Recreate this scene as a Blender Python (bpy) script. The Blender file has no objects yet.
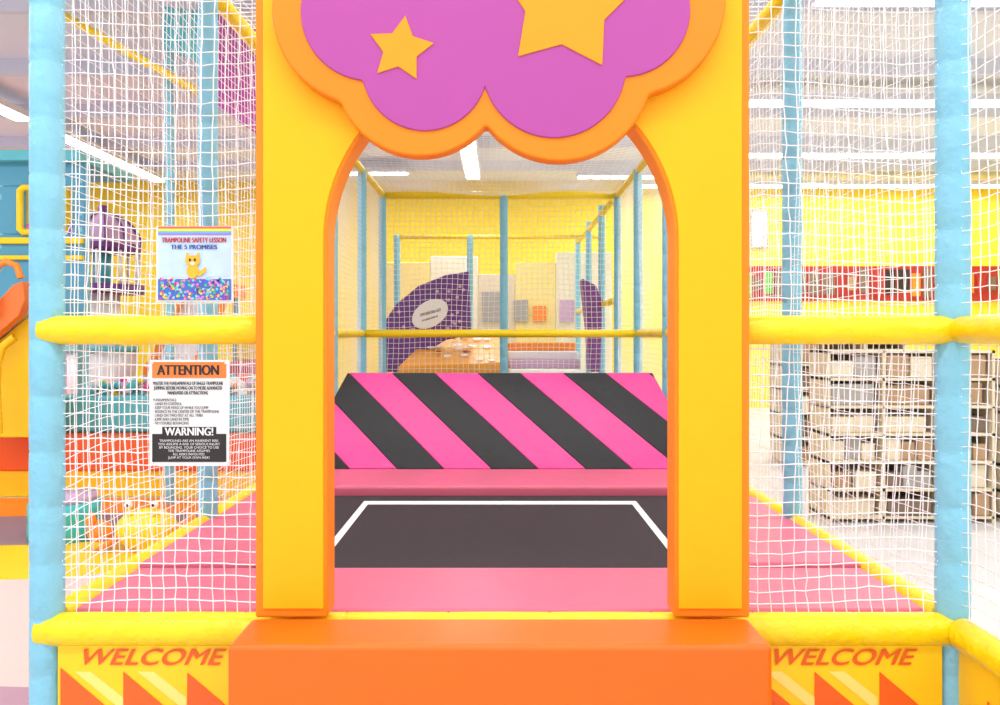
import bpy, bmesh, math, random
import numpy as np
from mathutils import Vector, Matrix
random.seed(4); rng=np.random.default_rng(4)
S=bpy.context.scene
S.view_settings.view_transform='Standard'
U=0.00269; D1=2.14; CZ=1.35; HOR=335.0
def lin(c):
    return tuple(((v/255)/12.92 if v/255<=0.04045 else ((v/255+0.055)/1.055)**2.4) for v in c)+(1.0,)
def P(px,py,r): return Vector(((px-500)*r*U, r*D1, CZ-(py-HOR)*r*U))
def XZ(px,py,r): return ((px-500)*r*U, CZ-(py-HOR)*r*U)
# ---------------- materials
def mat(name,c,rough=0.5,bump=0.0,bscale=8.0,spec=0.5,var=0.0,metal=0.0,emit=0.0,vscale=3.0,trans=0.0):
    m=bpy.data.materials.new(name); m.use_nodes=True
    nt=m.node_tree; b=nt.nodes['Principled BSDF']
    col=lin(c)
    b.inputs['Base Color'].default_value=col
    b.inputs['Roughness'].default_value=rough
    b.inputs['Metallic'].default_value=metal
    b.inputs['Specular IOR Level'].default_value=spec
    b.inputs['Transmission Weight'].default_value=trans
    tc=nt.nodes.new('ShaderNodeTexCoord')
    if emit>0:
        b.inputs['Emission Color'].default_value=col; b.inputs['Emission Strength'].default_value=emit
    if bump>0:
        n=nt.nodes.new('ShaderNodeTexNoise'); n.inputs['Scale'].default_value=bscale; n.inputs['Detail'].default_value=3
        bp=nt.nodes.new('ShaderNodeBump'); bp.inputs['Strength'].default_value=bump; bp.inputs['Distance'].default_value=0.02
        nt.links.new(tc.outputs['Object'],n.inputs['Vector']); nt.links.new(n.outputs['Fac'],bp.inputs['Height']); nt.links.new(bp.outputs['Normal'],b.inputs['Normal'])
    if var>0:
        n2=nt.nodes.new('ShaderNodeTexNoise'); n2.inputs['Scale'].default_value=vscale; n2.inputs['Detail'].default_value=4
        mx=nt.nodes.new('ShaderNodeMixRGB'); mx.inputs[1].default_value=tuple(v*(1-var) for v in col[:3])+(1,); mx.inputs[2].default_value=tuple(min(1,v*(1+var)) for v in col[:3])+(1,)
        nt.links.new(tc.outputs['Object'],n2.inputs['Vector']); nt.links.new(n2.outputs['Fac'],mx.inputs[0]); nt.links.new(mx.outputs[0],b.inputs['Base Color'])
    return m
M=dict(
 blue=mat('blue_vinyl',(130,196,218),0.38,0.45,22,0.45,0.05),
 yellow=mat('yellow_vinyl',(252,216,12),0.36,0.5,20,0.45,0.04),
 archy=mat('arch_yellow_vinyl',(252,182,4),0.5,0.22,7,0.3,0.03),
 archo=mat('arch_orange_vinyl',(240,134,20),0.5,0.15,9,0.3,0.04),
 purple=mat('purple_vinyl',(176,74,152),0.5,0.06,8,0.3,0.02),
 star=mat('star_vinyl',(244,152,24),0.5,0,8,0.3),
 stepo=mat('step_orange_vinyl',(248,106,14),0.38,0.18,5,0.4,0.06),
 pink=mat('pink_vinyl',(218,104,132),0.42,0.25,7,0.4,0.04),
 hot=mat('magenta_vinyl',(230,44,140),0.35,0.3,7,0.45,0.04),
 black=mat('black_vinyl',(20,18,20),0.4,0.3,7,0.3,0.1),
 matb=mat('trampoline_weave',(62,54,58),0.75,0.3,300,0.2,0.12,vscale=60),
 white=mat('white_paint',(245,245,245),0.5),
 net=mat('white_net_cord',(254,254,255),0.7,0,8,0.2),
 netd=mat('cream_net_cord',(245,240,225),0.7,0,8,0.2),
 skirt=mat('skirt_yellow',(252,206,30),0.4,0.35,6,0.4,0.04),
 text=mat('text_orange',(228,92,22),0.5),
 tri=mat('triangle_orange',(240,98,24),0.45,0.2,6),
 pale=mat('triangle_pale',(252,224,120),0.45,0.1,6),
 paper=mat('sign_paper',(232,230,228),0.6),
 sorange=mat('sign_orange',(236,124,50),0.6),
 sblack=mat('sign_black',(40,34,32),0.6),
 ink=mat('ink',(35,30,30),0.6),
 wally=mat('wall_yellow_paint',(250,220,70),0.7,0,8,0.2,0.03),
 wallw=mat('wall_white_paint',(240,240,246),0.8,0,8,0.2,0.02),
 ceil=mat('ceiling_white',(232,236,250),0.9,0,8,0.2,0.02),
 beam=mat('beam_white',(218,222,240),0.7),
 floor=mat('floor_vinyl',(210,206,206),0.45,0.03,4,0.4,0.08),
 teal=mat('teal_plastic',(60,190,190),0.35),
 cyan=mat('cyan_panel',(90,190,205),0.4,0.05,8),
 dpurple=mat('deep_purple',(118,62,140),0.45,0.1,10),
 red=mat('red_orange',(242,98,30),0.45,0.1,8),
 org=mat('orange_plastic',(246,140,40),0.4,0.05,8),
 green=mat('green_plastic',(110,190,70),0.4),
 bpanel=mat('sky_panel',(84,160,190),0.5,0.05,8),
 lilac=mat('lilac',(205,170,205),0.5),
 brown=mat('wood_brown',(176,144,110),0.6,0.1,20,0.3,0.2,vscale=12),
 dk=mat('dark_brown',(124,104,88),0.6),
 gray=mat('gray',(164,160,156),0.6),
 beige=mat('beige',(222,208,182),0.6),
 cream=mat('cream',(238,230,204),0.6),
 dred=mat('dark_red',(170,40,36),0.6),
 lampm=mat('lamp_diffuser',(255,255,255),0.5,emit=6),
)
# ---------------- helpers
def link(o,parent=None):
    S.collection.objects.link(o)
    if parent: o.parent=parent
    return o
def empty(name):
    e=bpy.data.objects.new(name,None); e.empty_display_size=0.1; S.collection.objects.link(e); return e
def meshobj(name,verts,faces,m,parent=None,smooth=False,mi=None):
    me=bpy.data.meshes.new(name); me.from_pydata([tuple(v) for v in verts],[],faces)
    for k in (m if isinstance(m,(list,tuple)) else [m]): me.materials.append(k)
    if mi:
        for p,i in zip(me.polygons,mi): p.material_index=i
    bm=bmesh.new(); bm.from_mesh(me); bmesh.ops.recalc_face_normals(bm,faces=bm.faces); bm.to_mesh(me); bm.free()
    if smooth:
        for p in me.polygons: p.use_smooth=True
    me.update()
    return link(bpy.data.objects.new(name,me),parent)
def bev(o,w,seg=3):
    b=o.modifiers.new('bevel','BEVEL'); b.width=w; b.segments=seg; b.limit_method='ANGLE'; b.angle_limit=math.radians(40)
    for p in o.data.polygons: p.use_smooth=True
    wn=o.modifiers.new('wn','WEIGHTED_NORMAL'); wn.keep_sharp=True
    return o
def box(name,x0,x1,y0,y1,z0,z1,m,parent=None,b=0):
    v=[(x0,y0,z0),(x1,y0,z0),(x1,y1,z0),(x0,y1,z0),(x0,y0,z1),(x1,y0,z1),(x1,y1,z1),(x0,y1,z1)]
    f=[(0,1,2,3),(4,5,6,7),(0,1,5,4),(1,2,6,5),(2,3,7,6),(3,0,4,7)]
    o=meshobj(name,v,f,m,parent)
    if b: bev(o,b)
    return o
def prism(name,pts,y0,y1,m,parent=None,b=0,side=None):
    n=len(pts); v=[(p[0],y0,p[1]) for p in pts]+[(p[0],y1,p[1]) for p in pts]
    f=[tuple(range(n)),tuple(range(2*n-1,n-1,-1))]+[(i,(i+1)%n,n+(i+1)%n,n+i) for i in range(n)]
    mm=[m] if side is None else [m,side]; mi=None if side is None else [0,0]+[1]*n
    o=meshobj(name,v,f,mm,parent,mi=mi)
    if b: bev(o,b)
    return o
def tube(name,p0,p1,r,m,parent=None,rib=0.0,riblen=0.14,seg=20,caps=True):
    p0=Vector(p0);p1=Vector(p1); d=p1-p0; L=d.length; d.normalize()
    a=d.orthogonal().normalized(); c=d.cross(a)
    st=[(0,r)] 
    if rib>0:
        k=max(1,round(L/riblen)); l=L/k
        st=[(0,r*0.9),(0.006,r)]
        for i in range(1,k):
            t=i*l; st+= [(t-l*0.5,r*(1.01+random.uniform(-.012,.012))),(t-0.006,r),(t,r-rib),(t+0.006,r)]
        st+=[(L-0.006,r),(L,r*0.9)]
    else: st+=[(L,r)]
    V=[];F=[]
    for t,rr in st:
        for j in range(seg):
            an=2*math.pi*j/seg; V.append(p0+d*t+(a*math.cos(an)+c*math.sin(an))*rr)
    for i in range(len(st)-1):
        for j in range(seg):
            F.append((i*seg+j,i*seg+(j+1)%seg,(i+1)*seg+(j+1)%seg,(i+1)*seg+j))
    if caps: F.append(tuple(range(seg))); F.append(tuple((len(st)-1)*seg+j for j in range(seg)))
    return meshobj(name,V,F,m,parent,smooth=True)
def path(name,pts,r,m,parent=None,cyc=False):
    cu=bpy.data.curves.new(name,'CURVE'); cu.dimensions='3D'; cu.bevel_depth=r; cu.bevel_resolution=3
    sp=cu.splines.new('POLY'); sp.points.add(len(pts)-1)
    for q,p in zip(sp.points,pts): q.co=(p[0],p[1],p[2],1)
    sp.use_cyclic_u=cyc; cu.materials.append(m)
    return link(bpy.data.objects.new(name,cu),parent)
def net(name,o,u,v,w,h,cell,r,m,parent,sag=0.01,jit=0.0022):
    o=np.array(o,float);u=np.array(u,float);v=np.array(v,float);n=np.cross(u,v)
    nu=max(2,round(w/cell)+1); nv=max(2,round(h/cell)+1)
    A=np.linspace(0,w,nu);B=np.linspace(0,h,nv)
    a,b=np.meshgrid(A,B,indexing='ij')
    edge=np.minimum.reduce([a,w-a,b,h-b]); em=np.clip(edge/0.06,0,1)
    ph=rng.uniform(0,6,4)
    da=(jit*rng.normal(size=a.shape)*.6+0.012*np.sin(b*5+ph[0])*np.sin(a*3+ph[1]))*em
    db=(jit*rng.normal(size=a.shape)*.6+0.012*np.sin(a*6+ph[2])*np.sin(b*2+ph[3]))*em
    dn=(sag*np.sin(a*4+ph[1])*np.sin(b*3+ph[2]))*em
    G=o+(a+da)[...,None]*u+(b+db)[...,None]*v+dn[...,None]*n
    VS=[];FS=[];base=0
    def strands(G,side):
        nonlocal base
        k,l=G.shape[:2]
        offs=[r*n, r*(-0.5*n+0.87*side), r*(-0.5*n-0.87*side)]
        V=np.stack([G+q for q in offs],axis=2)
        idx=np.arange(k*l*3).reshape(k,l,3)+base
        for s in range(3):
            t=(s+1)%3
            q=np.stack([idx[:,:-1,s],idx[:,1:,s],idx[:,1:,t],idx[:,:-1,t]],axis=-1).reshape(-1,4)
            FS.append(q)
        VS.append(V.reshape(-1,3)); base+=k*l*3
    strands(G,u)
    strands(G.transpose(1,0,2),v)
    V=np.concatenate(VS);F=np.concatenate(FS)
    me=bpy.data.meshes.new(name); me.vertices.add(len(V)); me.vertices.foreach_set('co',V.ravel())
    me.loops.add(F.size); me.loops.foreach_set('vertex_index',F.ravel().astype(np.int32))
    me.polygons.add(len(F)); me.polygons.foreach_set('loop_start',np.arange(0,F.size,4,dtype=np.int32))
    me.polygons.foreach_set('use_smooth',np.ones(len(F),bool))
    me.materials.append(m); me.update(calc_edges=True); me.validate()
    return link(bpy.data.objects.new(name,me),parent)
def text(name,body,cx,y,cz,m,w=None,h=None,parent=None,shear=0,align='CENTER',axis='x',bold=0.0,ls=1.0):
    cu=bpy.data.curves.new(name,'FONT'); cu.body=body; cu.size=1; cu.shear=shear; cu.align_x=align; cu.space_line=ls; cu.offset=bold; cu.extrude=0.0
    o=bpy.data.objects.new('tmp',cu); S.collection.objects.link(o)
    bpy.context.view_layer.update()
    me=bpy.data.meshes.new_from_object(o.evaluated_get(bpy.context.evaluated_depsgraph_get()))
    bpy.data.objects.remove(o)
    c=np.zeros(len(me.vertices)*3); me.vertices.foreach_get('co',c); c=c.reshape(-1,3)
    mn=c.min(0);mx=c.max(0); c=c-(mn+mx)/2
    sx=w/(mx-mn)[0] if w else None; sy=h/(mx-mn)[1] if h else None
    sx=sx or sy; sy=sy or sx
    if axis=='x': nc=np.stack([cx+c[:,0]*sx, np.full(len(c),y), cz+c[:,1]*sy],1)
    else: nc=np.stack([np.full(len(c),y), cx-c[:,0]*sx, cz+c[:,1]*sy],1)
    me.vertices.foreach_set('co',nc.ravel()); me.materials.clear(); me.materials.append(m); me.update()
    me.name=name
    return link(bpy.data.objects.new(name,me),parent)
def ell(cx,cy_,a,b,n=24): return [(cx+a*math.cos(2*math.pi*i/n),cy_+b*math.sin(2*math.pi*i/n)) for i in range(n)]
def sph(name,x,y,z,sx,sy,sz,m,par,half=False):
    bm=bmesh.new(); bmesh.ops.create_uvsphere(bm,u_segments=24,v_segments=14,radius=1)
    if half: bmesh.ops.delete(bm,geom=[v_ for v_ in bm.verts if v_.co.z<-0.01],context='VERTS')
    for f in bm.faces: f.smooth=True
    me=bpy.data.meshes.new(name); bm.to_mesh(me); bm.free(); me.materials.append(m)
    for v_ in me.vertices: v_.co=Vector((x+v_.co.x*sx,y+v_.co.y*sy,z+v_.co.z*sz))
    return link(bpy.data.objects.new(name,me),par)

# ================= ROOM
XL,XR,YB,YF,ZC=-10.5,9.8,-5.0,14.7,4.2
box('floor',XL,XR,YB,YF,-0.1,0,M['floor'])
box('wall_back',XL,XR,YF,YF+0.15,0,ZC,M['wally'])
box('wall_right',XR,XR+0.15,YB,YF,0,ZC,M['wally'])
box('wall_left',XL-0.15,XL,YB,YF,0,ZC,M['wallw'])
box('ceiling',XL-0.15,XR+0.15,YB,YF+0.15,ZC,ZC+0.1,M['ceil'])
jo=empty('trim_joists')
for i,y in enumerate(np.arange(-3,14.5,1.6)):
    box(f'joist_{i}',XL,XR,y,y+0.07,ZC-0.16,ZC,M['beam'],jo)
PW=47
def lamp(x0,x1,y0,y1,power):
    e=empty('ceiling_light')
    z=ZC-0.24
    box('housing',x0-0.03,x1+0.03,y0-0.03,y1+0.03,z+0.012,z+0.08,M['beam'],e)
    box('diffuser',x0,x1,y0,y1,z,z+0.012,M['lampm'],e)
    ld=bpy.data.lights.new('tube','AREA'); ld.shape='RECTANGLE'; ld.size=x1-x0; ld.size_y=y1-y0; ld.energy=power; ld.color=(0.93,0.965,1.0)
    lo=bpy.data.objects.new('tube',ld); lo.location=((x0+x1)/2,(y0+y1)/2,z-0.01); link(lo,e)
for y in (-2.6,0.6,3.8):
    for x in (-5.2,0,5.2): lamp(x-2.4,x+2.4,y-0.12,y+0.12,PW*1.35)
for y in (6.2,9.0,11.6,14.0):
    for x in (5.9,): lamp(x-3.4,x+3.4,y-0.12,y+0.12,PW*1.8)
for x,y in ((-0.45,11.6),(-5.8,8.0),(-5.8,11.9),(-8.8,8.0)): lamp(x-0.11,x+0.11,y-1.7,y+1.7,PW*1.3)
for x,y in ((2.0,13.2),(-2.2,12.9)): lamp(x-0.7,x+0.7,y-0.1,y+0.1,PW*.5)

# ================= TRAMPOLINE CAGE
W=453*U
ZT=CZ+539*U; ZM=CZ+5*U; ZB=CZ-293*U; ZP=CZ-280*U
R=[1.0,1.55,2.12,2.70,3.28,3.85]
cage=empty('trampoline_cage')
pr=0.043
for s in (-1,1):
    for i,r in enumerate(R):
        tube(f'post_{"L" if s<0 else "R"}{i}',(s*W,r*D1,0),(s*W,r*D1,ZT+0.02),pr if i==0 else pr*0.92,M['blue'],cage,rib=0.0022,riblen=0.15)
    y0,y1=D1*R[0],D1*R[-1]
    for i in range(5):
        a,b=D1*R[i]+0.05,D1*R[i+1]-0.05
        tube(f'rail_top_{s}_{i}',(s*W,a,ZT),(s*W,b,ZT),0.036,M['yellow'],cage,rib=0.002,riblen=0.4)
        tube(f'rail_mid_{s}_{i}',(s*W,a,ZM),(s*W,b,ZM),0.034,M['yellow'],cage,rib=0.002,riblen=0.4)
        tube(f'rail_low_{s}_{i}',(s*W,a,ZB+0.01),(s*W,b,ZB+0.01),0.038,M['yellow'],cage,rib=0.002,riblen=0.4)
    net(f'net_side_{s}',(s*W,y0+0.04,ZB),(0,1,0),(0,0,1),y1-y0-0.08,ZT-ZB,0.040,0.0016,M['net'],cage,sag=0.015)
tube('post_near',(W,0.43*D1,0),(W,0.43*D1,ZT+0.02),pr,M['blue'],cage,rib=0.0022,riblen=0.15)
for z,rr,k in ((ZT,0.036,'t'),(ZM,0.036,'m'),(ZB,0.042,'b')):
    tube('rail_near_'+k,(W,0.43*D1+0.05,z),(W,D1-0.04,z),rr,M['yellow'],cage,rib=0.002,riblen=0.35)
net('net_near',(W,0.43*D1+0.04,ZB),(0,1,0),(0,0,1),0.57*D1-0.08,ZT-ZB,0.038,0.0016,M['net'],cage)
for k,x0,x1 in (('L',-W,-236*U),('R',236*U,W)):
    s=-1 if k=='L' else 1
    tube('front_mid_'+k,(x0-(0.006 if s<0 else 0),D1-0.012,ZM),(x1+(0.006 if s>0 else 0),D1-0.012,ZM),0.0385,M['yellow'],cage,rib=0.002,riblen=0.3)
    tube('front_top_'+k,(x0,D1,ZT),(x1,D1,ZT),0.038,M['yellow'],cage,rib=0.002,riblen=0.3)
    net('net_front_'+k,(x0+(0.04 if s<0 else 0),D1,ZB),(1,0,0),(0,0,1),(x1-x0)-0.04,ZT-ZB,0.034,0.0018,M['net'],cage,sag=0.012)
tube('front_low',(-W-0.015,D1-0.008,ZB),(W+0.01,D1-0.008,ZB),0.0435,M['yellow'],cage,rib=0.0022,riblen=0.27)
tube('front_top_centre',(-236*U,D1,ZT),(236*U,D1,ZT),0.038,M['yellow'],cage)
yb=D1*R[-1]
tube('back_top',(-W,yb,ZT),(W,yb,ZT),0.038,M['yellow'],cage)
tube('back_mid',(-W,yb,ZM),(W,yb,ZM),0.034,M['yellow'],cage)
tube('back_low',(-W,yb,ZB),(W,yb,ZB),0.038,M['yellow'],cage)
tube('back_mid_cross',(-W,D1*3.28,ZM-0.0),(W,D1*3.28,ZM-0.0),0.035,M['yellow'],cage)
tube('back_post_centre',(0.04,yb,0),(0.04,yb,ZT),0.042,M['blue'],cage,rib=0.002)
net('net_back',(-W,yb,ZB),(1,0,0),(0,0,1),2*W,ZT-ZB,0.055,0.0026,M['netd'],cage)
net('net_top',(-W,D1,ZT+0.01),(1,0,0),(0,1,0),2*W,yb-D1,0.05,0.0022,M['net'],cage,sag=0.03)
box('deck',-W+0.03,W-0.03,D1*1.0+0.04,yb,ZP-0.2,ZP-0.06,M['black'],cage)
def skirt_front(k,x0,x1,tcx,tris,bands):
    y=D1-0.03
    box('skirt_'+k,x0,x1,y,y+0.02,0.02,ZB-0.03,M['skirt'],cage)
    cx,cz=XZ(tcx,657,0.985)
    for j,dx in enumerate((0,0.0012,-0.0012,0.0022)):
        text(f'welcome_text_{k}{j}','WELCOME',cx+dx,y-0.003-0.0002*j,cz+dx*.6,M['text'],w=142*U*.985,h=16*U*.985,parent=cage,shear=0.35)
    for i,(ax,ay,wd) in enumerate(tris):
        A_=XZ(ax,ay,0.985); hh=wd*U*0.85
        prism(f'triangle_{k}_{i}',[(A_[0],A_[1]),(A_[0],A_[1]-hh),(A_[0]+wd*U,A_[1]-hh)],y-0.002-0.0004*i,y-0.001,M['tri'],cage)
    for i,xa in enumerate(bands):
        q=[XZ(xa+dx,yy,.985) for dx,yy in ((14,672),(30,672),(63,698),(63,712))]
        prism(f'band_{k}_{i}',q,y-0.0012,y-0.0005,M['pale'],cage)
skirt_front('L',-W+0.045,-236*U,155,[(60,668,80),(123,672,60),(187,673,60)],(60,123))
skirt_front('R',236*U,W-0.045,846,[(752,672,60),(815,672,60),(880,672,60)],(752,815))
for s in (-1,1):
    ya=D1*R[0]+0.05 if s<0 else D1*0.43+0.05
    x=s*(W-0.0)
    box(f'skirt_side_{s}',x-0.008,x+0.008,ya,yb,0.02,ZB-0.03,M['skirt'],cage)
text('welcome_text_side','WELCOME',1.77,W-0.012,CZ-346*U,M['text'],w=0.4,h=0.05,parent=cage,shear=0.35,axis='y')
xs=W-0.012
for i,yy in enumerate((2.04,1.84,1.64)):
    z=CZ-352*U
    meshobj(f'triangle_side_{i}',[(xs,yy,z),(xs,yy,z-.15),(xs,yy-.17,z-.15)],[(0,1,2)],M['tri'],cage)

# ================= TRAMPOLINE
tr=empty('trampoline')
zm=ZP-0.008
box('mat',-300*U,300*U,D1*1.15,D1*1.76,zm-0.02,zm,M['matb'],tr)
for s in (-1,1): box(f'line_{s}',s*226*U-0.014,s*226*U+0.014,D1*1.2,D1*1.70,zm,zm+0.0015,M['white'],tr)
box('line_back',-226*U-0.014,226*U+0.014,D1*1.668,D1*1.70,zm,zm+0.0016,M['white'],tr)
box('pad_front',-W+0.045,W-0.045,D1+0.045,D1*1.207,ZP-0.05,ZP,M['pink'],tr,b=0.012)
for s in (-1,1):
    x0,x1=sorted((s*297*U,s*(W-0.03)))
    ysg=[1.215,1.52,2.0,2.6,3.28,3.83]
    for i in range(5):
        box(f'pad_side_{s}_{i}',x0,x1,D1*ysg[i]+0.006,D1*ysg[i+1]-0.006,ZP-0.05,ZP+(0.006 if i==0 else 0),M['pink'],tr,b=0.016)
box('pad_rear',-412*U,412*U,D1*1.765,D1*1.99,ZP-0.03,CZ-266*U,M['pink'],tr,b=0.018)
# ================= STRIPED RAMP
hb,ht=410*U,337*U
yb0,yt0=D1*2.0,D1*2.21; zb0,zt0=CZ-268*U,CZ-84*U
per=189*U; sl=222*U
def rampP(x,t): return (x,yb0+(yt0-yb0)*t,zb0+(zt0-zb0)*t)
ramp=empty('striped_foam_ramp')
e=0.004
v=[(-hb,yb0+e,zb0),(hb,yb0+e,zb0),(ht,yt0+e,zt0-e),(-ht,yt0+e,zt0-e),(-hb,yt0+0.35,zb0),(hb,yt0+0.35,zb0),(ht,yt0+0.1,zt0-e),(-ht,yt0+0.1,zt0-e)]
body=meshobj('body',v,[(0,1,2,3),(4,5,6,7),(3,2,6,7),(0,3,7,4),(1,2,6,5),(0,1,5,4)],M['black'],ramp)
def clip(poly):
    def cl(poly,f):
        out=[]
        for i in range(len(poly)):
            a,b=poly[i],poly[(i+1)%len(poly)]; fa,fb=f(a),f(b)
            if fa>=0: out.append(a)
            if (fa>=0)!=(fb>=0):
                k=fa/(fa-fb); out.append((a[0]+(b[0]-a[0])*k,a[1]+(b[1]-a[1])*k))
        return out
    g=lambda t:hb+(ht-hb)*t
    for f in (lambda p:g(p[1])-p[0], lambda p:p[0]+g(p[1])):
        if poly: poly=cl(poly,f)
    return poly
for k in range(-4,6):
    xt=-50*U+k*per
    for j,(a,b,mm) in enumerate(((0,per/2,M['black']),(per/2,per,M['hot']))):
        q=clip([(xt+a+sl,0),(xt+b+sl,0),(xt+b,1),(xt+a,1)])
        if len(q)<3: continue
        n=len(q)
        fr=[rampP(*p) for p in q]; 
        nrm=Vector((0,-(zt0-zb0),(yt0-yb0))).normalized()
        bk=[tuple(Vector(p)-nrm*0.012) for p in fr]
        fr=[tuple(Vector(p)+nrm*0.002) for p in fr]
        o=meshobj(f'stripe_{k}_{j}',fr+bk,[tuple(range(n)),tuple(range(2*n-1,n-1,-1))]+[(i,(i+1)%n,n+(i+1)%n,n+i) for i in range(n)],mm,ramp)
        bev(o,0.004,2)

# ================= FOAM STEP
st=empty('foam_step')
sw=237*U
zs=CZ-269*U
box('step_block',-sw,sw,D1*0.866,D1*0.955-0.008,0,zs,M['stepo'],st,b=0.015)

# ================= ARCH
arch=empty('entrance_arch')
ra=0.955; ya0=D1*ra
def A(px,py): return XZ(px,py,ra)
def archpts(inset_out=0,inset_in=0,top=-420,bot=617):
    cx,cy,r=501,240,173.5+inset_in
    pts=[(255+inset_out,bot),(255+inset_out,top+inset_out),(750-inset_out,top+inset_out),(750-inset_out,bot),(cx+r,bot)]
    for i in range(0,49):
        an=math.pi*i/48; pts.append((cx+r*math.cos(an),cy-r*math.sin(an)))
    pts.append((cx-r,bot))
    return [A(*p) for p in pts]
prism('arch_body',archpts(bot=618),ya0,D1*0.998,M['archo'],arch,b=0.006)
prism('arch_face',archpts(8,4,bot=609),ya0-0.004,ya0+0.01,M['archy'],arch,b=0.003)
# cloud
rc=0.93; yc=D1*rc
def union(circles,c0=(497,5),n=260):
    out=[]
    for i in range(n):
        an=2*math.pi*i/n; dx,dy=math.cos(an),math.sin(an); best=0
        for cx,cy,r in circles:
            ox,oy=c0[0]-cx,c0[1]-cy; b=ox*dx+oy*dy; c=ox*ox+oy*oy-r*r; d=b*b-c
            if d>=0: best=max(best,-b+math.sqrt(d))
        out.append((c0[0]+dx*best,c0[1]+dy*best))
    return out
big=[(368,8,97),(420,70,86),(560,68,93),(627,-4,100),(430,-80,100),(550,-85,110)]
sml=[(370,12,69),(425,68,63),(554,66,72),(623,10,67),(435,-75,72),(550,-80,82)]
prism('cloud_rim',[XZ(*p,rc) for p in union(big)],yc,ya0-0.002,M['archo'],arch,b=0.008)
prism('cloud_face',[XZ(*p,rc) for p in union(sml)],yc-0.006,yc+0.01,M['purple'],arch,b=0.003)
def star(name,cx,cy,Ro,rot,k=0.47):
    q=[]
    for i in range(10):
        r=Ro if i%2==0 else Ro*k; an=rot+math.pi*i/5
        q.append(XZ(cx+r*math.sin(an),cy-r*math.cos(an),rc))
    prism(name,q,yc-0.010,yc,M['star'],arch,b=0.002)
star('star_small',401,50,34,math.radians(8),0.52)
star('star_big',566,4,72,math.radians(6),0.58)

# ================= SIGNS
sg=empty('warning_sign')
ys=D1-0.03
def R2(name,x0,x1,y0,y1,m,par,dy=0.0,rr=0.985):
    a=XZ(x0,y1,rr); b=XZ(x1,y0,rr)
    return box(name,a[0],b[0],ys-dy-0.0012,ys-dy,a[1],b[1],m,par)
R2('sheet',149,229,360,466,M['paper'],sg)
R2('header',152,226,362,378,M['sorange'],sg,0.0015)
def T(name,s,x,y,w,h,m,par,dy=0.0035,**k):
    c=XZ(x,y,0.985); return text(name,s,c[0],ys-dy,c[1],m,w=w*U*.985,h=h*U*.985 if h else None,parent=par,**k)
def TB(name,s,x,y,w,h,m,par,dy=0.0035,d=0.45):
    for i,o_ in enumerate((-d,0,d)): T(name+f'_{i}',s,x+o_,y,w,h,m,par,dy+0.0002*i)
TB('attention','ATTENTION',188,370,61,10,M['sblack'],sg,d=0.6)
TB('body1','MASTER THE FUNDAMENTALS OF SINGLE TRAMPOLINE\nJUMPING BEFORE MOVING ON TO MORE ADVANCED\nMANEUVERS OR ATTRACTIONS.',188,388,70,13,M['ink'],sg,d=.15)
c_=XZ(186,411.5,0.985)
for d_ in (0,.0004): text('body2','FUNDAMENTALS:\n- LAND IN CONTROL\n- KEEP YOUR HEAD UP WHILE YOU JUMP\n- BOUNCE IN THE CENTER OF THE TRAMPOLINE\n- LAND ON TWO FEET AT ALL TIMES\n- JUMP AND LAND IN TIME\n- NO DOUBLE BOUNCING',c_[0]+d_,ys-.0035-d_*.3,c_[1],M['ink'],w=66*U*.985,h=26*U*.985,parent=sg,align='LEFT')
R2('black_panel',152,226,434,462,M['sblack'],sg,0.0015)
R2('black_label',162,216,427,434.2,M['sblack'],sg,0.0015)
TB('warning','WARNING!',189,431.5,48,8,M['paper'],sg,d=.4)
T('body3','TRAMPOLINES ARE AN INHERENT RISK\nYOU ASSUME A RISK OF SERIOUS INJURY\nBY BOUNCING. YOUR CHOICE TO USE\nTHE TRAMPOLINE ASSUMES\nALL RISKS INVOLVED.\nJUMP AT YOUR OWN RISK!',189,449.5,62,20,M['paper'],sg)
for x,y in ((152,363),(226,363),(152,463),(226,463)):
    c=XZ(x,y,0.985); tube('tie',(c[0],ys-0.006,c[1]),(c[0],ys+0.03,c[1]),0.003,M['white'],sg,seg=8)
po=empty('welcome_poster')
R2('sheet',156,233,226,302,M['paper'],po)
R2('sky',158,231,228,277,mat('poster_sky',(190,212,232),0.6,var=.2,vscale=20),po,0.0013)
for i,c in enumerate(((235,80,80),(245,160,60),(250,230,90),(120,200,120),(100,160,230),(170,110,200))):
    R2(f'rainbow_{i}',158,231,226.5+i*1.4,227.9+i*1.4,mat(f'rb{i}',c,0.6),po,0.0026)
pr_,pbl=mat('poster_red',(190,50,60)),mat('poster_blue',(50,70,150))
TB('title','TRAMPOLINE SAFETY LESSON',194,240,64,5,pr_,po,0.0045,d=.3)
TB('title2','THE 5 PROMISES',194,247,46,4.5,pbl,po,0.0045,d=.3)
R2('pit',158,231,279,300,mat('poster_pit',(60,110,190),0.6),po,0.0026)
cols=[mat(f'conf{i}',c,0.6) for i,c in enumerate(((235,70,70),(250,210,60),(90,200,110),(240,130,200),(120,210,240),(120,70,190)))]
vs=[[] for _ in cols]; 
for i in range(230):
    x=random.uniform(160,229);y=random.uniform(279,299); c=XZ(x,y,.985); r=0.0035; k=i%6
    vs[k].append((c[0],c[1],r))
for k,l in enumerate(vs):
    V=[];F=[]
    for (x,z,r) in l:
        b=len(V)
        for j in range(8): V.append((x+r*math.cos(j*math.pi/4),ys-0.0042-0.0002*k,z+r*math.sin(j*math.pi/4)))
        F.append(tuple(range(b,b+8)))
    meshobj(f'confetti_{k}',V,F,cols[k],po)
def blob(name,pts,m,dy):
    prism(name,[XZ(x,y,.985) for x,y in pts],ys-dy-0.001,ys-dy,m,po)
cy=mat('cartoon_yellow',(250,180,40),0.6)
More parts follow.
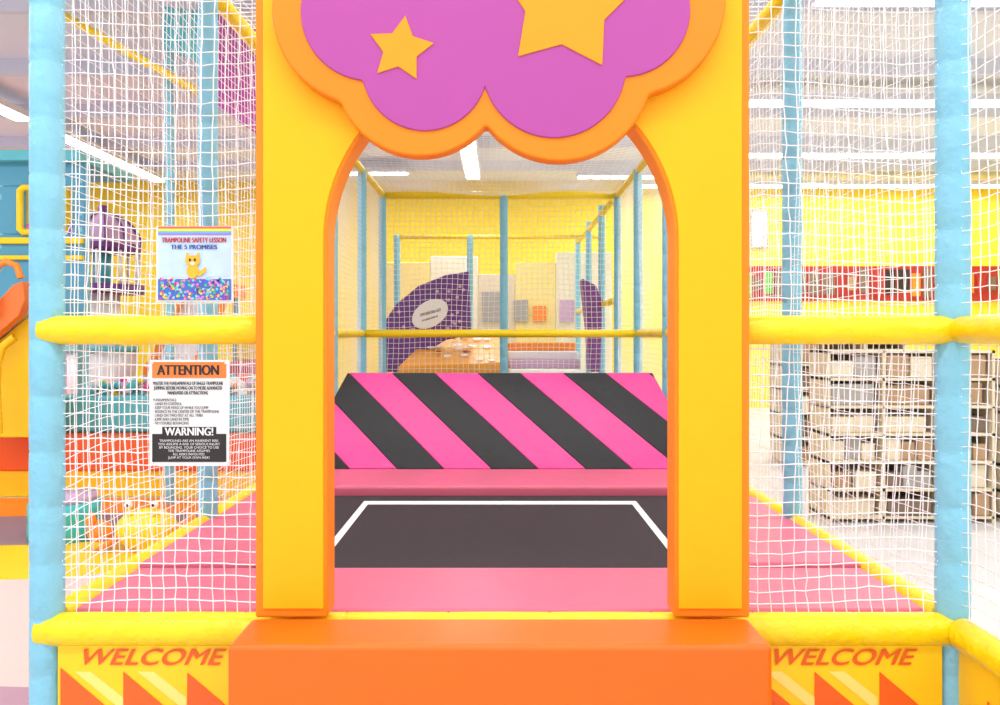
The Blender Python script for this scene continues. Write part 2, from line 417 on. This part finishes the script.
blob('creature_body',ell(193,271,6,7),cy,0.0052); blob('creature_head',ell(193,261,7.5,5.5),cy,0.0062)
blob('ear_a',[(186,260),(187,252),(191,257)],cy,0.0055);blob('ear_b',[(200,260),(199,252),(195,257)],cy,0.0055)
blob('tail',[(198,273),(206,267),(207,271),(199,277)],cy,0.005)
blob('eye_a',ell(190.5,260,1.1,1.6,10),M['ink'],0.0076);blob('eye_b',ell(195.5,260,1.1,1.6,10),M['ink'],0.0076)
blob('muzzle',ell(193,263.5,2.5,1.5,12),M['paper'],0.0072)

# ================= NEXT STRUCTURE (behind)
nx=empty('climbing_frame')
for r,x in ((4.45,W),(5.1,W),(5.8,W)):
    tube('post',(x,r*D1,0),(x,r*D1,ZT+0.1),0.042,M['blue'],nx,rib=.002)
tube('rail',(W,4.0*D1,ZT+0.0),(W,5.8*D1,ZT+0.0),0.036,M['yellow'],nx)
tube('rail2',(W,4.0*D1,ZM+0.35),(W,5.8*D1,ZM+0.35),0.036,M['yellow'],nx)
for px in (397,470):
    p=P(px,235,5.2); tube('post',(p.x,p.y,0),(p.x,p.y,p.z),0.045,M['blue'],nx,rib=.002)
a=P(397,237,5.2);b=P(603,237,5.2); tube('rail3',a,b,0.03,M['yellow'],nx)
a=P(397,335,5.2);b=P(603,335,5.2); tube('rail4',a,b,0.03,M['yellow'],nx)
prism('padded_wedge',[XZ(x,y,4.3) for x,y in ((590,372),(600,372),(603,300),(596,285),(582,278),(588,330))],4.3*D1,4.3*D1+.35,M['dpurple'],nx,b=0.02)
pn=empty('party_partition')
ymid=12.6
py_=mat('partition_yellow',(244,222,140),0.6)
for i,(x0,x1,y0,m) in enumerate(((385,430,262,py_),(430,478,256,M['cream']),(478,515,274,M['beige']),(515,556,262,py_),(556,612,252,M['cream']))):
    a=XZ(x0,y0,ymid/D1);b=XZ(x1,y0,ymid/D1)
    box(f'panel_{i}',a[0],b[0],ymid,ymid+0.1,0,a[1],m,pn,b=0.02)
for i,(x0,x1,y0,y1,m) in enumerate(((482,500,292,322,'gray'),(514,528,300,322,'gray'),(533,546,306,322,'org'),(560,574,300,322,'lilac'))):
    a=XZ(x0,y1,ymid/D1);b=XZ(x1,y0,ymid/D1)
    box(f'screen_{i}',a[0],b[0],ymid-0.05,ymid-0.001,a[1],b[1],M[m],pn,b=0.01)

# wave slide (purple) 
sd=empty('wave_slide')
rs=4.5
def SP(l): return [XZ(x,y,rs) for x,y in l]
prism('side_panel',SP([(378,372),(383,345),(384,322),(396,304),(418,286),(445,275),(469,271),(471,335),(446,340),(425,352),(405,372)]),rs*D1,rs*D1+0.12,mat('purple_dots',(106,56,140),0.5,0.05,8),sd,b=0.02)
prism('sign_plate',SP([(x+0.0,y-(x-430)*0.3) for x,y in ell(430,314,18,14,32)]),rs*D1-0.03,rs*D1-0.002,M['white'],sd,b=0.01)
prism('sign_mark',SP([(420,314),(441,308),(441,311),(420,317)]),rs*D1-0.034,rs*D1-0.029,M['gray'],sd)
prism('sign_mark',SP([(422,320),(438,315),(438,317),(422,322)]),rs*D1-0.034,rs*D1-0.029,M['gray'],sd)
for i in range(44):
    x=random.uniform(392,466); y=random.uniform(280,340)
    if y<318-(x-386)*0.55 or ((x-430)/22)**2+((y-314)/20)**2<1 or y>338: continue
    prism('dot',SP(ell(x,y,1.7,1.7,10)),rs*D1-0.006,rs*D1-0.001,M['lilac'],sd)
c0=P(418,345,4.3);c1=P(500,345,4.3)
V=[(c0.x-0.2,9.0,0.99),(c1.x,9.0,1.04),(c1.x,10.4,1.40),(c0.x+.1,10.4,1.40),(c0.x-0.2,9.0,0.0),(c1.x,9.0,0.0),(c1.x,10.4,0.0),(c0.x,10.4,0.0)]
ch=meshobj('chute',V,[(0,1,2,3),(4,5,6,7),(0,1,5,4),(1,2,6,5),(2,3,7,6),(3,0,4,7)],mat('chute_orange',(255,176,60),0.4),sd)
for i in range(26):
    x=random.uniform(c0.x,c1.x-.08);t=random.uniform(0.05,.95); y=9+1.4*t; z=1.04+0.37*t+0.008
    n=12; r=random.uniform(.03,.06)
    meshobj('spot',[(x+r*math.cos(2*math.pi*j/n),y+r*math.sin(2*math.pi*j/n),z+r*math.sin(2*math.pi*j/n)*.27) for j in range(n)],[tuple(range(n))],random.choice([M['white'],M['white'],M['dred']]),sd)
fs=empty('foam_stairs')
for i in range(5):
    box(f'stair_{i}',0.1,0.96,8.9+i*0.28,10.4,0.0 if i==0 else 0.85+0.1*(i-1),0.85+0.1*i,[M['cream'],M['white'],M['lilac'],M['white'],M['org']][i],fs,b=0.015)

# ================= RIGHT: poster band + shelves
pb=empty('menu_board')
x=4.3; i=0
box('backing',4.2,9.7,YF-0.04,YF,1.98,2.62,M['dred'],pb)
pc=[M['dk'],M['dred'],M['dred'],M['brown'],M['ink'],M['dred'],M['dk'],M['org'],M['dk'],M['green']]
while x<9.4:
    w=random.uniform(.08,.24)
    box(f'panel_{i}',x,x+w,YF-0.06,YF-0.042,random.uniform(2.03,2.2),random.uniform(2.4,2.58),random.choice(pc),pb); x+=w+0.05; i+=1
pf=empty('framed_poster')
box('frame',4.62,4.95,YF-0.04,YF,2.95,3.66,M['gray'],pf); box('print',4.66,4.91,YF-0.05,YF-0.039,3.0,3.6,M['cream'],pf)
def cubby(x0,x1,y0,rows,top,cols,dep=0.35):
    e=empty('storage_cubby')
    box('back',x0,x1,y0+dep-0.02,y0+dep,0,top,M['brown'],e)
    for i in range(rows+1):
        z=0.03+(top-0.05)*i/rows; box(f'shelf_{i}',x0,x1,y0,y0+dep-0.02,z,z+0.02,M['beige'],e)
    for i in range(cols+1):
        xx=x0+(x1-x0-0.02)*i/cols; box(f'upright_{i}',xx,xx+0.02,y0,y0+dep-0.02,0,top,M['beige'],e)
    ms=[M['brown'],M['dk'],M['gray'],M['beige'],M['brown'],M['beige'],M['brown']]
    cw=(x1-x0)/cols; ch=(top-0.05)/rows
    for i in range(rows):
        for j in range(cols):
            n=random.randint(1,3); xx=x0+j*cw+0.03
            for k in range(n):
                w=(cw-0.06)/n*random.uniform(.85,.98); h=ch*random.uniform(.55,.85)
                z=0.05+ch*i+0.001
                box('item',xx,xx+w,y0+random.uniform(0.0,.05),y0+dep-0.05,z,z+h,random.choice(ms),e,b=0.01); xx+=(cw-0.06)/n
cubby(2.35,3.55,5.7,6,1.24,3)
cubby(3.6,5.0,5.7,6,1.18,3)
cubby(2.9,4.2,8.2,5,1.3,3)
def table(x,y):
    e=empty('cafe_table')
    tube('top',(x,y,0.72),(x,y,0.75),0.4,M['white'],e,seg=32); tube('stem',(x,y,0.02),(x,y,0.72),0.03,M['gray'],e); tube('base',(x,y,0.0),(x,y,0.02),0.25,M['gray'],e,seg=28)
table(6.3,9.5); table(5.2,11.5); table(7.6,11.8)

# ================= LEFT AREA
stg=empty('soft_play_stage')
box('stage_lower',-5.9,-1.75,6.62,11.0,0,0.22,M['skirt'],stg,b=0.01)
box('stage_upper',-5.9,-1.75,6.60,11.0,0.22,0.50,M['red'],stg,b=0.015)
bp=empty('ball_pit')
for nm,q in (('rim_front',(-3.9,-2.1,6.9,7.0)),('rim_left',(-3.9,-3.8,7.0,8.4)),('rim_right',(-2.2,-2.1,7.0,8.4)),('rim_rear',(-3.9,-2.1,8.4,8.5))):
    box(nm,*q,0.502,0.82,M['cyan'],bp,b=0.03)
def balls(name,n,x0,x1,y0,y1,z0,z1,cols,par):
    bm=bmesh.new()
    for i in range(n):
        mt=Matrix.Translation((random.uniform(x0,x1),random.uniform(y0,y1),random.uniform(z0,z1)))
        k=len(bm.faces); bmesh.ops.create_icosphere(bm,subdivisions=2,radius=0.04,matrix=mt)
        bm.faces.ensure_lookup_table(); mi=random.randrange(len(cols))
        for f in bm.faces[k:]: f.material_index=mi; f.smooth=True
    me=bpy.data.meshes.new(name); bm.to_mesh(me); bm.free()
    for c in cols: me.materials.append(c)
    return link(bpy.data.objects.new(name,me),par)
balls('balls',700,-3.74,-2.26,7.06,8.34,0.66,0.92,[M['white'],M['teal'],M['white'],M['yellow'],M['hot'],M['org'],M['cyan'],M['lilac']],bp)
balls('ball_pile',130,-4.75,-4.05,6.75,7.3,0.54,0.70,[M['white'],M['yellow'],M['pale'],M['white']],None)
# ball blower / claw machine with dome
bl=empty('ball_blower_machine')
bx,by=-4.55,9.1
tube('base',(bx,by,0.502),(bx,by,1.15),0.36,M['wallw'],bl,seg=32)
tube('column',(bx,by,1.15),(bx,by,1.85),0.18,M['white'],bl,seg=24)
tube('tray_low',(bx,by,1.15),(bx,by,1.22),0.38,M['cyan'],bl,seg=32)
tube('tray',(bx,by,1.82),(bx,by,1.92),0.44,M['dpurple'],bl,seg=32)
tube('core',(bx,by,1.92),(bx,by,2.3),0.10,M['cyan'],bl,seg=16)
tube('ring',(bx,by,2.3),(bx,by,2.38),0.41,M['dpurple'],bl,seg=32)
for i in range(10):
    an=i*math.pi/5; tube(f'rib_{i}',(bx+.39*math.cos(an),by+.39*math.sin(an),1.9),(bx+.39*math.cos(an),by+.39*math.sin(an),2.32),0.016,M['white'],bl,seg=8)
sph('dome',bx,by,2.38,0.40,0.40,0.36,M['lilac'],bl,half=True)
for i in range(6):
    an=i*math.pi/6
    path('dome_rib',[(bx+.41*math.cos(t)*math.cos(an),by+.41*math.cos(t)*math.sin(an),2.38+.37*math.sin(t)) for t in np.linspace(0,math.pi,15)],0.012,M['dpurple'],bl)
tube('finial',(bx,by,2.73),(bx,by,2.83),0.05,M['dpurple'],bl)
ws=empty('toddler_slide')
for nm,xo,wd,m,h in (('bed',0.062,0.436,M['wallw'],0.0),('lip_a',0,0.06,M['org'],0.1),('lip_b',0.5,0.06,M['org'],0.1)):
    x0=-3.95+xo
    pr2=[(10.6,1.9),(10.0,1.9),(9.4,1.45),(9.05,1.05),(8.8,0.9)]
    top=[(y,z+h) for y,z in pr2]; botm=[(y,z-0.08) for y,z in reversed(pr2)]
    al=top+botm; n=len(al)
    V=[(x0,y,z) for y,z in al]+[(x0+wd,y,z) for y,z in al]
    meshobj(nm,V,[tuple(range(n)),tuple(range(2*n-1,n-1,-1))]+[(i,(i+1)%n,n+(i+1)%n,n+i) for i in range(n)],m,ws)
for x in (-3.9,-3.42):
    tube('leg',(x,10.3,0.502),(x,10.3,1.84),0.04,M['blue'],ws); tube('leg_low',(x,8.95,0.502),(x,8.95,0.92),0.04,M['blue'],ws)
# climbing cube blocks beside slide
cb=empty('soft_climbing_blocks')
box('block_a',-3.1,-2.5,9.0,9.6,0.502,1.05,M['pink'],cb,b=0.04)
box('block_b',-2.45,-1.95,9.0,9.6,0.502,0.9,M['teal'],cb,b=0.04)
box('block_c',-3.0,-2.5,9.05,9.55,1.052,1.45,M['yellow'],cb,b=0.04)
tw=empty('play_tower')
rt=2.9; yt=rt*D1
def TX(px,py): return XZ(px,py,rt)
yt2=yt+0.75
for px in (-60,30):
    a=TX(px,135); tube('tower_post',(a[0],yt2+0.05,0.502),(a[0],yt2+0.05,a[1]),0.05,M['blue'],tw,rib=.002)
def box2(name,x0,x1,y0,y1,m,d0,d1,b=0.01):
    a=XZ(x0,y1,rt);c=XZ(x1,y0,rt); return box(name,a[0],c[0],yt2+d0,yt2+d1,a[1],c[1],m,tw,b)
box2('panel_top',-70,34,140,168,M['bpanel'],0,0.06)
box2('panel_low',-70,34,222,345,M['bpanel'],0,0.06)
box2('panel_mid_r',20,34,168,222,M['bpanel'],0,0.06)
box2('panel_mid_l',-70,-35,168,222,M['bpanel'],0,0.06)
box2('roof',-75,36,130,142,M['cyan'],-0.1,0.9)
box2('rail_yellow_a',-72,34,226,233,M['yellow'],-0.04,0.0)
box2('rail_yellow_b',-72,34,246,251,M['yellow'],-0.04,0.0)
w=[TX(x,y) for x,y in ((-46,178),(-1,178),(4,183),(4,217),(-1,222),(-46,222),(-50,217),(-50,183))]
w=[TX(x,y) for x,y in ((-33,170),(9,170),(13,174),(13,216),(9,220),(-33,220),(-37,216),(-37,174))]
path('window_rim',[(a,yt2-0.02,c) for a,c in w],0.03,M['yellow'],tw,cyc=True)
sl_=empty('orange_slide')
so=mat('slide_orange',(238,124,56),0.4,0.05,8)
prism('slide_side',[TX(x,y) for x,y in ((-80,395),(-40,372),(0,342),(30,316),(36,300),(34,282),(24,286),(0,312),(-40,345),(-80,368))],yt-0.15,yt-0.05,so,sl_,b=0.01)
prism('slide_bed',[TX(x,y) for x,y in ((-80,390),(-40,366),(0,330),(28,300),(30,290),(0,322),(-40,356),(-80,380))],yt-0.05,yt+0.5,M['white'],sl_,b=0.01)
prism('slide_mount',[TX(x,y) for x,y in ((-20,438),(34,438),(34,310),(0,338),(-20,352))],yt+0.02,yt+0.45,M['skirt'],sl_,b=0.01)
ho=mat('handrail_orange',(250,196,10),0.4)
hp=[TX(x,y) for x,y in ((16,430),(14,385),(15,362),(20,346),(32,337))]
path('handrail',[(a,yt-0.22,c) for a,c in hp],0.03,ho,sl_)
hp=[TX(x,y) for x,y in ((-6,385),(6,368),(12,362))]
path('handrail_low',[(a,yt-0.22,c) for a,c in hp],0.03,ho,sl_)
path('arch_pipe',[(TX(x,y)[0],yt-0.2,TX(x,y)[1]) for x,y in ((10,318),(10,280),(14,268),(22,264),(32,268),(36,280))],0.025,M['org'],sl_)
bn=empty('overhead_play_bridge')
rb=2.92
def BP(l): return [XZ(x,y,rb) for x,y in l]
prism('bridge_panel_purple',BP([(214,0),(254,28),(300,60),(300,150),(254,132),(214,104)]),rb*D1,rb*D1+0.08,M['purple'],bn,b=0.01)
prism('bridge_panel_teal',BP([(160,4),(210,10),(210,66),(160,46)]),rb*D1+0.02,rb*D1+0.08,M['cyan'],bn,b=0.01)
a=P(40,2,rb);b=P(200,93,rb); tube('bridge_rail',a,b,0.034,M['yellow'],bn)
for px,t in ((163,2),):
    a=P(px,t,rb); tube('bridge_post',(a.x,a.y+.12,0.0),(a.x,a.y+.12,a.z),0.035,M['blue'],bn,rib=.002)
bo=empty('arcade_booth')
box('booth_body',-7.4,-6.4,11.5,12.3,0,2.6,M['lilac'],bo,b=0.03)
box('booth_screen',-7.3,-6.5,11.46,11.5,1.5,2.4,M['dk'],bo)
box('booth_marquee',-7.4,-6.4,11.4,11.7,2.6,2.95,M['hot'],bo,b=0.03)
cr=empty('soft_crab_rocker')
cxp,cyp=-2.22,5.0
k_=0.8
sph('body',cxp,cyp,0.13,0.24*k_,0.18*k_,0.13,M['yellow'],cr)
for s in (-1,1):
    sph('claw',cxp+s*0.27,cyp-0.05,0.13,0.08,0.06,0.07,M['org'],cr)
    sph('pincer',cxp+s*0.31,cyp-0.08,0.2,0.03,0.03,0.055,M['org'],cr)
    tube('eye_stalk',(cxp+s*.07,cyp-.07,.2),(cxp+s*.08,cyp-.08,.29),.013,M['yellow'],cr,seg=10); sph('eye',cxp+s*.08,cyp-.08,.30,.025,.025,.025,M['white'],cr); sph('pupil',cxp+s*.08,cyp-.1,.30,.01,.01,.01,M['ink'],cr)
    for k in range(3): tube('leg',(cxp+s*.15,cyp-.08+.08*k,.1),(cxp+s*.27,cyp-.1+.09*k,.012),.016,M['org'],cr,seg=10)
sw2=empty('soft_teal_seat')
tube('seat',(-2.9,5.3,0),(-2.9,5.3,0.25),0.22,M['teal'],sw2,seg=28,rib=.004,riblen=.12); tube('cushion',(-2.9,5.3,0.25),(-2.9,5.3,0.29),0.2,M['lilac'],sw2,seg=28)
fi=empty('floor_inlay')
def inlay(pts,m,z):
    n=len(pts); meshobj('patch',[(x,y,z) for x,y in pts]+[(x,y,0.0) for x,y in pts],[tuple(range(n)),tuple(range(2*n-1,n-1,-1))]+[(i,(i+1)%n,n+(i+1)%n,n+i) for i in range(n)],m,fi)
inlay([(-6,5.7),(-1.3,6.1),(-1.3,6.57),(-6,6.57)],M['org'],0.004)
inlay([(-6,4.9),(-3,5.1),(-1.3,5.5),(-1.3,6.1),(-6,5.7)],mat('inlay_mauve',(140,116,128),0.5),0.004)
inlay([(-6,4.1),(-2.4,4.4),(-1.6,4.9),(-1.3,5.5),(-3,5.1),(-6,4.9)],M['skirt'],0.004)
inlay([(-6,1.2),(-1.3,1.2),(-1.3,3.9),(-1.6,4.9),(-2.4,4.4),(-6,4.1)],mat('inlay_blush',(220,196,190),0.5),0.004)
inlay([(-6,3.0),(-1.6,2.6),(-1.3,2.75),(-1.3,3.0),(-6,3.3)],mat('inlay_plum',(180,140,160),0.5),0.007)

# ================= WORLD + CAMERA
wd=bpy.data.worlds.new('world'); S.world=wd; wd.use_nodes=True
wd.node_tree.nodes['Background'].inputs[0].default_value=(0.95,0.97,1.0,1); wd.node_tree.nodes['Background'].inputs[1].default_value=1.15
cd=bpy.data.cameras.new('camera'); cam=bpy.data.objects.new('camera',cd); S.collection.objects.link(cam)
cam.location=(0,0,CZ); cam.rotation_euler=(math.pi/2,0,0)
cd.sensor_width=36; cd.lens=36*795.0/1000; cd.shift_y=-0.0175; cd.clip_start=0.05
S.camera=cam
